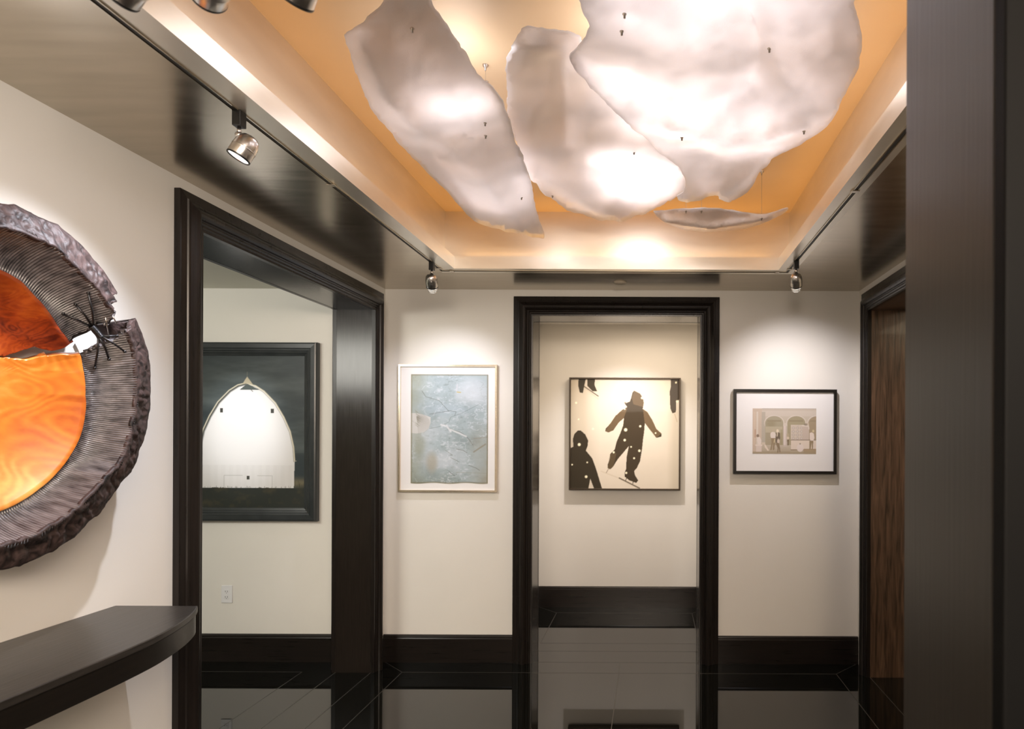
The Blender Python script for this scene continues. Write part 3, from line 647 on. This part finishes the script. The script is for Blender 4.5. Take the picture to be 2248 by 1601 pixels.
# ------------------------------------------------------------------ bow-fronted console shelf on the left wall
ZC = .994; YM = 1.62
fr = [(2.296, .287), (2.24, .317), (2.15, .352), (2.05, .380), (1.95, .399), (1.83, .407), (1.72, .4085), (YM, .4085)]
fr = fr + [(2 * YM - y, d) for y, d in fr[-2::-1]]
def cr(pts, n=6):
    out = []
    for i in range(len(pts) - 1):
        p0, p1, p2, p3 = pts[max(i - 1, 0)], pts[i], pts[i + 1], pts[min(i + 2, len(pts) - 1)]
        for k in range(n):
            t = k / n
            out.append(tuple(.5 * (2 * p1[j] + (p2[j] - p0[j]) * t + (2 * p0[j] - 5 * p1[j] + 4 * p2[j] - p3[j]) * t * t + (3 * p1[j] - p0[j] - 3 * p2[j] + p3[j]) * t ** 3) for j in range(len(p1))))
    out.append(tuple(pts[-1])); return out
frs = cr(fr, 5)
def slab(z0, z1, ins):
    bm = bmesh.new(); pts = [(XL + .001, frs[0][0] - ins)] + [(XL + d - ins, min(max(y, frs[-1][0] + ins), frs[0][0] - ins)) for y, d in frs] + [(XL + .001, frs[-1][0] + ins)]
    lo = [bm.verts.new((x, y, z0)) for x, y in pts]; hi = [bm.verts.new((x, y, z1)) for x, y in pts]
    bm.faces.new(lo); bm.faces.new(hi)
    for i in range(len(pts)): j = (i + 1) % len(pts); bm.faces.new((lo[i], lo[j], hi[j], hi[i]))
    return bm
r = root('console_shelf', (XL, YM, ZC), 'black bow fronted wall shelf under the round wooden sculpture', 'shelf')
o = new_ob('shelf_top', slab(ZC - .022, ZC, 0), M['console'], r, True); o.data.set_sharp_from_angle(angle=R(40)); bevel(o, .003, 3)
o = new_ob('apron', slab(ZC - .090, ZC - .022, .006), M['apron'], r, True); o.data.set_sharp_from_angle(angle=R(40))
for yy in (YM - .35, YM + .35):
    bm = bmesh.new(); box(bm, XL + .001, XL + .20, yy - .015, yy + .015, ZC - .14, ZC - .09); o = new_ob('bracket', bm, M['ebony'], r); bevel(o, .003)

# ------------------------------------------------------------------ round split-wood sculpture on the left wall
W_IN, W_CR, W_OUT = .108, .205, .172
def wl(pts, wv_): return [(lambda q: (q.y, q.z))(onX(x, y, XL + wv_)) for x, y in pts]
outer = wl([(0, 446), (31, 451), (62, 464), (103, 484), (134, 501), (175, 533), (203, 566), (234, 603), (250, 628), (262, 652), (285, 676), (300, 700), (312, 734), (325, 772), (331, 837), (331, 850), (326, 912), (312, 975), (289, 1037), (272, 1053), (250, 1084), (225, 1119), (187, 1153), (156, 1184), (103, 1216), (47, 1241), (0, 1253)], W_OUT)
crest = wl([(0, 498), (62, 516), (125, 544), (156, 575), (187, 606), (216, 637), (238, 666), (259, 700), (281, 731), (295, 759), (300, 806), (301, 869), (301, 881), (293, 928), (283, 972), (265, 1019), (237, 1044), (200, 1087), (169, 1116), (125, 1150), (78, 1175), (0, 1200)], W_CR)
inner = wl([(0, 594), (47, 619), (81, 656), (109, 690), (134, 728), (160, 760), (176, 783), (184, 822), (187, 869), (189, 885), (187, 912), (175, 962), (156, 997), (125, 1037), (87, 1072), (47, 1100), (0, 1122)], W_IN)
CY = inner[0][0] + .01; CZs = (inner[0][1] + inner[-1][1]) / 2
def polar(pts):
    a = sorted((math.atan2(z - CZs, y - CY), math.hypot(y - CY, z - CZs)) for y, z in pts)
    th = [q[0] for q in a]; rr = [q[1] for q in a]
    # hidden half: smooth continuation
    T, Rr = list(th), list(rr)
    n = 24; a0 = th[-1]; a1 = th[0] + 2 * PI
    for k in range(1, n):
        t = k / n; T.append(a0 + (a1 - a0) * t); Rr.append(rr[-1] * (1 - t) + rr[0] * t)
    T = np.array(T); Rr = np.array(Rr)
    return lambda x: float(np.interp((x - T[0]) % (2 * PI) + T[0], np.append(T, T[0] + 2 * PI), np.append(Rr, Rr[0])))
RO, RCR, RI = polar(outer), polar(crest), polar(inner)
up_edge = sorted(wl([(0, 770), (30, 776), (62, 784), (84, 772), (103, 762), (131, 771), (144, 766), (187, 750)], .10) + wl([(203, 737), (219, 716), (231, 708), (244, 694), (262, 672)], .16))
lo_edge = sorted(wl([(0, 776), (47, 783), (69, 787), (103, 792), (116, 783), (141, 780), (176, 778), (200, 772)], .10) + wl([(225, 750), (244, 731), (256, 708), (300, 698)], .16))
def ed(lst, y):
    ys = [p[0] for p in lst]; zs = [p[1] for p in lst]
    v = float(np.interp(y, ys, zs))
    return v + .003 * noise.noise(Vector((y * 60, zs[0] * 10, 0)))
UE = lambda y: ed([(CY - .6, up_edge[0][1] - .03)] + up_edge + [(CY + .9, up_edge[-1][1] + .1)], y)
LE = lambda y: min(ed([(CY - .6, up_edge[0][1] - .045)] + lo_edge + [(CY + .9, lo_edge[-1][1])], y), UE(y) - .004)
def wfun(y, z, zone):
    th = math.atan2(z - CZs, y - CY); rr = math.hypot(y - CY, z - CZs)
    ri, rc_, ro = RI(th), RCR(th), RO(th)
    if zone == 0:
        t = rr / ri; v = .020 + .088 * t ** 2.6 + .003 * noise.noise(Vector((y * 7, z * 7, 1)))
        if z > CZs + .07: v += .004 * noise.noise(Vector((y * 22, z * 22, 5)))
        return v
    if zone == 1:
        t = min(max((rr - ri) / (rc_ - ri), 0), 1)
        g = abs(math.sin(th * 150 + .8 * noise.noise(Vector((y * 9, z * 9, 3))))) ** .55
        amp = .009 * min(1, t * 6) 
        return .104 + (W_CR - .104) * (t ** 2.0) + amp * (g - 1)
    t = min(max((rr - rc_) / (ro - rc_), 0), 1)
    nn = noise.fractal(Vector((y * 26, z * 26, 2)), .9, 2.2, 5)
    ch = .006 * (abs(math.sin(th * 24 + 5 * noise.noise(Vector((y * 14, z * 14, 9))))) - .5)
    e = math.sin(PI * t) ** .6 if 0 < t < 1 else 0
    return W_CR + (W_OUT - W_CR) * t + (.010 * nn + ch) * e
TU = ([.0, .25, .285, .315, .345, .36, .44, .6], [37.5, 37.5, 38.5, 40.5, 43.5, 47, 48.5, 51])
TL = ([.0, .265, .29, .34, .36, .40, .44, .6], [24.5, 24.8, 26, 30.5, 34, 36, 35, 34])
def cut(y, z, zone, upper):
    """signed distance to the broken edge and the nearest point on it"""
    sg = 1 if upper else -1
    if zone == 0 or y < CY:
        e = (UE if upper else LE)(y); return sg * (z - e), (y, e)
    th = math.atan2(z - CZs, y - CY); rr = math.hypot(y - CY, z - CZs)
    t = R(float(np.interp(rr, *(TU if upper else TL))) + (3.2 if upper else 1.2) * noise.fractal(Vector((rr * 30, 3.0 + upper * 5, 0)), .8, 2.2, 4))
    return sg * (th - t), (CY + rr * math.cos(t), CZs + rr * math.sin(t))
def piece(name, zone, upper, m, parent, nr, thick):
    bm = bmesh.new(); na = 1800 if zone == 1 else 720
    f0 = (lambda t: 0.0) if zone == 0 else (RI if zone == 1 else RCR)
    f1 = RI if zone == 0 else (RCR if zone == 1 else RO)
    ring = {}
    P = np.zeros((na, nr + 1, 2))
    for i in range(na):
        th = -PI + 2 * PI * i / na; a, b = f0(th), f1(th)
        if zone == 2: b += .006 * noise.fractal(Vector((math.cos(th) * 9, math.sin(th) * 9, 4)), 1, 2, 5)
        for j in range(nr + 1):
            rr = a + (b - a) * j / nr; P[i, j] = (CY + rr * math.cos(th), CZs + rr * math.sin(th))
    Q = [[cut(P[i, j, 0], P[i, j, 1], zone, upper) for j in range(nr + 1)] for i in range(na)]
    E = np.array([[q[0] for q in row] for row in Q])
    vs_ = {}
    def V(i, j):
        i %= na
        k = (i, j)
        if k not in vs_:
            y, z = P[i, j]
            if E[i, j] < 0: y, z = Q[i][j][1]
            vs_[k] = bm.verts.new((XL + wfun(y, z, zone), y, z))
        return vs_[k]
    for i in range(na):
        for j in range(nr):
            q = [(i, j), (i, j + 1), (i + 1, j + 1), (i + 1, j)]
            if max(E[a % na, b] for a, b in q) <= 0: continue
            if zone == 0 and j == 0:
                f = [V(0, 0) if False else V(i, 1), V(i + 1, 1), V(0, 0)]
            else: f = [V(a, b) for a, b in q]
            f = list(dict.fromkeys(f))
            if len(f) > 2:
                try: bm.faces.new(f)
                except ValueError: pass
    if zone == 2:      # outer side running back towards the wall
        for i in range(na):
            if E[i, nr] > 0 and E[(i + 1) % na, nr] > 0:
                A, B = V(i, nr), V(i + 1, nr)
                def back(v):
                    d = Vector((0, v.co.y - CY, v.co.z - CZs)).normalized(); return (XL + .06, v.co.y - d.y * .045, v.co.z - d.z * .045)
                k1, k2 = (i, 'b'), ((i + 1) % na, 'b')
                if k1 not in vs_: vs_[k1] = bm.verts.new(back(A))
                if k2 not in vs_: vs_[k2] = bm.verts.new(back(B))
                bm.faces.new((A, B, vs_[k2], vs_[k1]))
    bmesh.ops.dissolve_degenerate(bm, dist=1e-5, edges=bm.edges[:])
    o = new_ob(name, bm, m, parent, True)
    for f in o.data.polygons[:1]:
        pass
    # make the normals face the room (+X)
    if sum(p.normal.x * p.area for p in o.data.polygons) < 0: o.data.flip_normals()
    s = o.modifiers.new('thick', 'SOLIDIFY'); s.thickness = thick; s.offset = -1
    return o
r = root('wood_wall_sculpture', (XL, CY, CZs), 'large round split wood sculpture with orange centre and charred ridged rim', 'sculpture')
o = piece('upper_burl_panel', 0, True, M['burl_dark'], r, 30, .02); o['label'] = 'dark red burl wood above the crack'
o = piece('lower_grained_panel', 0, False, M['burl_light'], r, 30, .02); o['label'] = 'glossy orange grained wood below the crack'
piece('carved_rim', 1, True, M['char'], r, 16, .014); piece('carved_rim', 1, False, M['char'], r, 16, .014)
piece('bark_edge', 2, True, M['bark'], r, 14, .012); piece('bark_edge', 2, False, M['bark'], r, 14, .012)
S = 1 / 3.2
def zp(x, y, lift):
    w_ = .12
    for _ in range(14):
        q = onX(x * S, 400 + y * S, XL + w_); th = math.atan2(q.z - CZs, q.y - CY); rr = math.hypot(q.y - CY, q.z - CZs)
        w_ = .5 * w_ + .5 * (wfun(q.y, q.z, 0 if rr < RI(th) else 1 if rr < RCR(th) else 2) + lift)
    return onX(x * S, 400 + y * S, XL + w_)
for a, b in (((660, 1040), (620, 780)), ((650, 1020), (530, 860)), ((650, 1020), (445, 925)), ((690, 1070), (665, 1305)), ((690, 1080), (765, 1245)), ((710, 1080), (875, 1190)), ((690, 1082), (820, 1080))):
    bm = bmesh.new(); p0, p1 = zp(*a, .022), zp(*b, .008); tube(bm, [p0, p0.lerp(p1, .5) + Vector((.004, 0, 0)), p1], .0028, 8)
    lathe(bm, [(0, -.004), (.0042, -.003), (.0045, 0), (.0042, .003), (0, .004)], Matrix.Translation(p1), 12)
    new_ob('iron_spike', bm, M['rod'], r, True)
for a, b in (((740, 950), (765, 1070)), ((785, 930), (820, 995))):
    bm = bmesh.new(); tube(bm, [zp(*a, .0), zp(*b, .002)], .0018, 6); new_ob('stitch_wire', bm, M['wire'], r, True)
bm = bmesh.new(); c0, c1 = zp(640, 1010, .022), zp(705, 1085, .022)
q = (c1 - c0).normalized().to_track_quat('Z', 'Y')
pts = []
for k in range(140):
    t = k / 139; a = t * 14 * 2 * PI; pts.append(c0.lerp(c1, t) + q @ Vector((.0075 * math.cos(a), .0075 * math.sin(a), 0)))
tube(bm, pts, .0018, 6); new_ob('wire_binding', bm, M['rod'], r, True)

# ------------------------------------------------------------------ hanging translucent sheets in the ceiling recess
def inside(p, poly):
    x, y = p; c = False; n = len(poly)
    for i in range(n):
        xa, ya = poly[i]; xb, yb = poly[(i + 1) % n]
        if (ya > y) != (yb > y) and x < (xb - xa) * (y - ya) / (yb - ya) + xa: c = not c
    return c
def segd(p, poly, closed=False):
    best = 1e9; n = len(poly); x, y = p
    for i in range(n if closed else n - 1):
        xa, ya = poly[i]; xb, yb = poly[(i + 1) % n]
        L2 = (xb - xa) ** 2 + (yb - ya) ** 2 + 1e-9
        t = min(max(((x - xa) * (xb - xa) + (y - ya) * (yb - ya)) / L2, 0), 1)
        best = min(best, math.hypot(x - xa - t * (xb - xa), y - ya - t * (yb - ya)))
    return best
def sheet(outline, zf, label, seed, step=9, rag=4.5, thick=.006, studs=(), hang=()):
    pts = cr(outline + [outline[0]], 8)[:-1]
    d = []
    for i in range(len(pts)):
        a, b = pts[i], pts[(i + 1) % len(pts)]
        n = max(1, int(math.hypot(a[0] - b[0], a[1] - b[1]) / 5))
        for k in range(n): d.append((a[0] + (b[0] - a[0]) * k / n, a[1] + (b[1] - a[1]) * k / n))
    pts = [(x + rag * noise.fractal(Vector((x * .03, y * .03, seed)), .8, 2.2, 5), y + rag * noise.fractal(Vector((x * .03, y * .03, seed + 7)), .8, 2.2, 5)) for x, y in d]
    xs = [p[0] for p in pts]; ys = [p[1] for p in pts]
    grid = []
    y = min(ys)
    while y < max(ys):
        x = min(xs)
        while x < max(xs):
            q = (x + random.uniform(-2, 2), y + random.uniform(-2, 2))
            if inside(q, pts) and segd(q, pts, True) > step * .55: grid.append(q)
            x += step
        y += step
    V = [Vector(p) for p in pts] + [Vector(p) for p in grid]; n = len(pts)
    res = delaunay_2d_cdt(V, [(i, (i + 1) % n) for i in range(n)], [], 1, 1e-4)
    bm = bmesh.new(); vv = []
    for p in res[0]:
        z = zf(p.x, p.y) + .006 * noise.noise(Vector((p.x * .02, p.y * .02, seed))) + .0022 * noise.fractal(Vector((p.x * .05, p.y * .05, seed + 3)), .9, 2.1, 4)
        vv.append(bm.verts.new(onZ(p.x, p.y, z)))
    for f in res[2]:
        try: bm.faces.new([vv[i] for i in f])
        except ValueError: pass
    c = sum((v.co for v in vv), Vector()) / len(vv)
    r = root('hanging_sheet', c, label, 'hanging sheet', 'white translucent sheets hanging in the ceiling recess')
    o = new_ob('sheet', bm, M['sheet'], r, True)
    s = o.modifiers.new('thick', 'SOLIDIFY'); s.thickness = thick; s.offset = 0
    for (x, y) in hang:
        p = onZ(x, y, zf(x, y)); bm = bmesh.new(); tube(bm, [(p.x, p.y, p.z - .002), (p.x, p.y, HC)], .0010, 6)
        new_ob('suspension_wire', bm, M['wire'], r)
        bm = bmesh.new(); lathe(bm, [(0, 0), (.004, -.001), (.005, -.010), (.009, -.016), (.010, -.0185), (.0, -.019)][::-1], Matrix.Translation((p.x, p.y, HC)) @ Matrix.Scale(-1, 4, Vector((0, 0, 1))) @ Matrix.Translation((0, 0, .0)), 16)
        bm.free(); bm = bmesh.new(); lathe(bm, [(0, -.022), (.003, -.022), (.004, -.012), (.010, -.006), (.011, 0)], Matrix.Translation((p.x, p.y, HC)), 16)
        new_ob('ceiling_stud', bm, M['wire'], r, True)
        bm = bmesh.new(); lathe(bm, [(0, -.014), (.003, -.014), (.0035, -.006), (.006, -.004), (.006, -.002), (0, -.002)], Matrix.Translation((p.x, p.y, p.z - thick / 2 + .002)), 12)
        new_ob('wire_stop', bm, M['wire'], r, True)
    return r
def ridge(p, line, amp, s): return amp * 1.5 * math.exp(-(segd(p, line) / s) ** 1.35)
A_out = [(757, 76), (790, 52), (835, 12), (860, -30), (905, -75), (960, -60), (950, 0), (985, 60), (1030, 130), (1060, 175), (1100, 215), (1125, 290), (1142, 330), (1160, 380), (1172, 425), (1180, 470), (1194, 519), (1165, 518), (1110, 506), (1050, 487), (1015, 462), (985, 425), (930, 370), (890, 328), (845, 275), (822, 245), (800, 205), (782, 160), (768, 112)]
def zA(x, y):
    p = (x, y); t = min(max((y + 80) / 600, 0), 1)
    z = 2.765 - .055 * t
    z += ridge(p, [(795, 100), (850, 215), (900, 275), (930, 292)], -.035, 40) + ridge(p, [(930, 292), (1000, 296), (1060, 300)], .018, 26)
    z += ridge(p, [(1000, 40), (1080, 200), (1130, 320), (1165, 430)], .030, 50) + ridge(p, [(1000, 340), (1090, 430), (1150, 500)], -.022, 45) + ridge(p, [(940, 330), (1000, 400), (1040, 455)], .014, 22)
    return z
sheet(A_out, zA, 'long leftmost translucent white sheet with pointed tip, hanging in the ceiling recess', 1, hang=[(1065, 268), (1066, 296), (1145, 432), (905, 60)])
B_out = [(1120, 110), (1135, 75), (1165, 60), (1215, 66), (1265, 74), (1290, 110), (1320, 190), (1400, 280), (1480, 350), (1512, 390), (1500, 425), (1440, 455), (1372, 484), (1335, 484), (1270, 468), (1215, 440), (1172, 400), (1140, 330), (1118, 250), (1112, 170)]  # lower edge is a sheet; upper part follows a shadow on the ceiling
def zB(x, y):
    p = (x, y); z = 2.845 - .03 * min(max((y - 60) / 400, 0), 1)
    z += ridge(p, [(1150, 100), (1260, 110)], -.03, 40) + ridge(p, [(1180, 380), (1300, 460), (1372, 484)], -.025, 30) + ridge(p, [(1230, 130), (1240, 300)], .018, 30) + .008 * math.sin(x * .05) * math.sin(y * .04)
    return z
sheet(B_out, zB, 'brightest translucent sheet in the middle, between and above the two large ones, top shaped after a ceiling shadow', 2, rag=6, hang=[(1392, 332), (1213, 428)])
C_out = [(1262, -80), (1268, -30), (1278, 20), (1292, 62), (1270, 100), (1250, 128), (1285, 175), (1340, 235), (1395, 285), (1450, 335), (1490, 368), (1505, 398), (1503, 420), (1488, 432), (1500, 441), (1535, 438), (1572, 429), (1582, 439), (1605, 442), (1640, 418), (1672, 372), (1710, 338), (1770, 308), (1825, 262), (1850, 215), (1878, 160), (1892, 105), (1886, 50), (1876, 0), (1880, -60), (1700, -100), (1450, -90)]
def zC(x, y):
    p = (x, y); t = min(max((y + 90) / 530, 0), 1)
    z = 2.76 - .03 * t
    z += ridge(p, [(1470, 283), (1540, 300), (1600, 318), (1680, 310), (1770, 275)], -.030, 26) + ridge(p, [(1470, 320), (1600, 350), (1760, 320)], .014, 26)
    z += ridge(p, [(1640, 0), (1672, 90), (1660, 170), (1600, 230)], .026, 38) + ridge(p, [(1690, 80), (1720, 180), (1790, 230)], -.014, 36)
    z += ridge(p, [(1260, 130), (1400, 190), (1440, 230)], .022, 40) + ridge(p, [(1590, 425), (1630, 400), (1680, 350)], -.012, 18)
    z += -.022 * math.exp(-(((x - 1500) / 120) ** 2 + ((y - 60) / 90) ** 2))
    return z
sheet(C_out, zC, 'largest translucent white sheet, on the right of the ceiling recess', 3, hang=[(1371, 28), (1689, 104), (1497, 300), (1765, 286), (1365, 66)])
D_out = [(1434, 464), (1480, 460), (1540, 457), (1590, 459), (1630, 466), (1680, 470), (1728, 457), (1722, 466), (1690, 482), (1650, 498), (1600, 506), (1545, 509), (1500, 504), (1465, 490), (1445, 478)]
def zD(x, y): return 2.765 + ridge((x, y), [(1460, 485), (1560, 500), (1690, 480)], -.03, 14) + ridge((x, y), [(1450, 462), (1600, 460)], .012, 12)
sheet(D_out, zD, 'small slender translucent sheet hanging apart by the far edge of the ceiling recess', 4, step=5, rag=1.5, hang=[(1506, 462), (1540, 462), (1672, 478)])
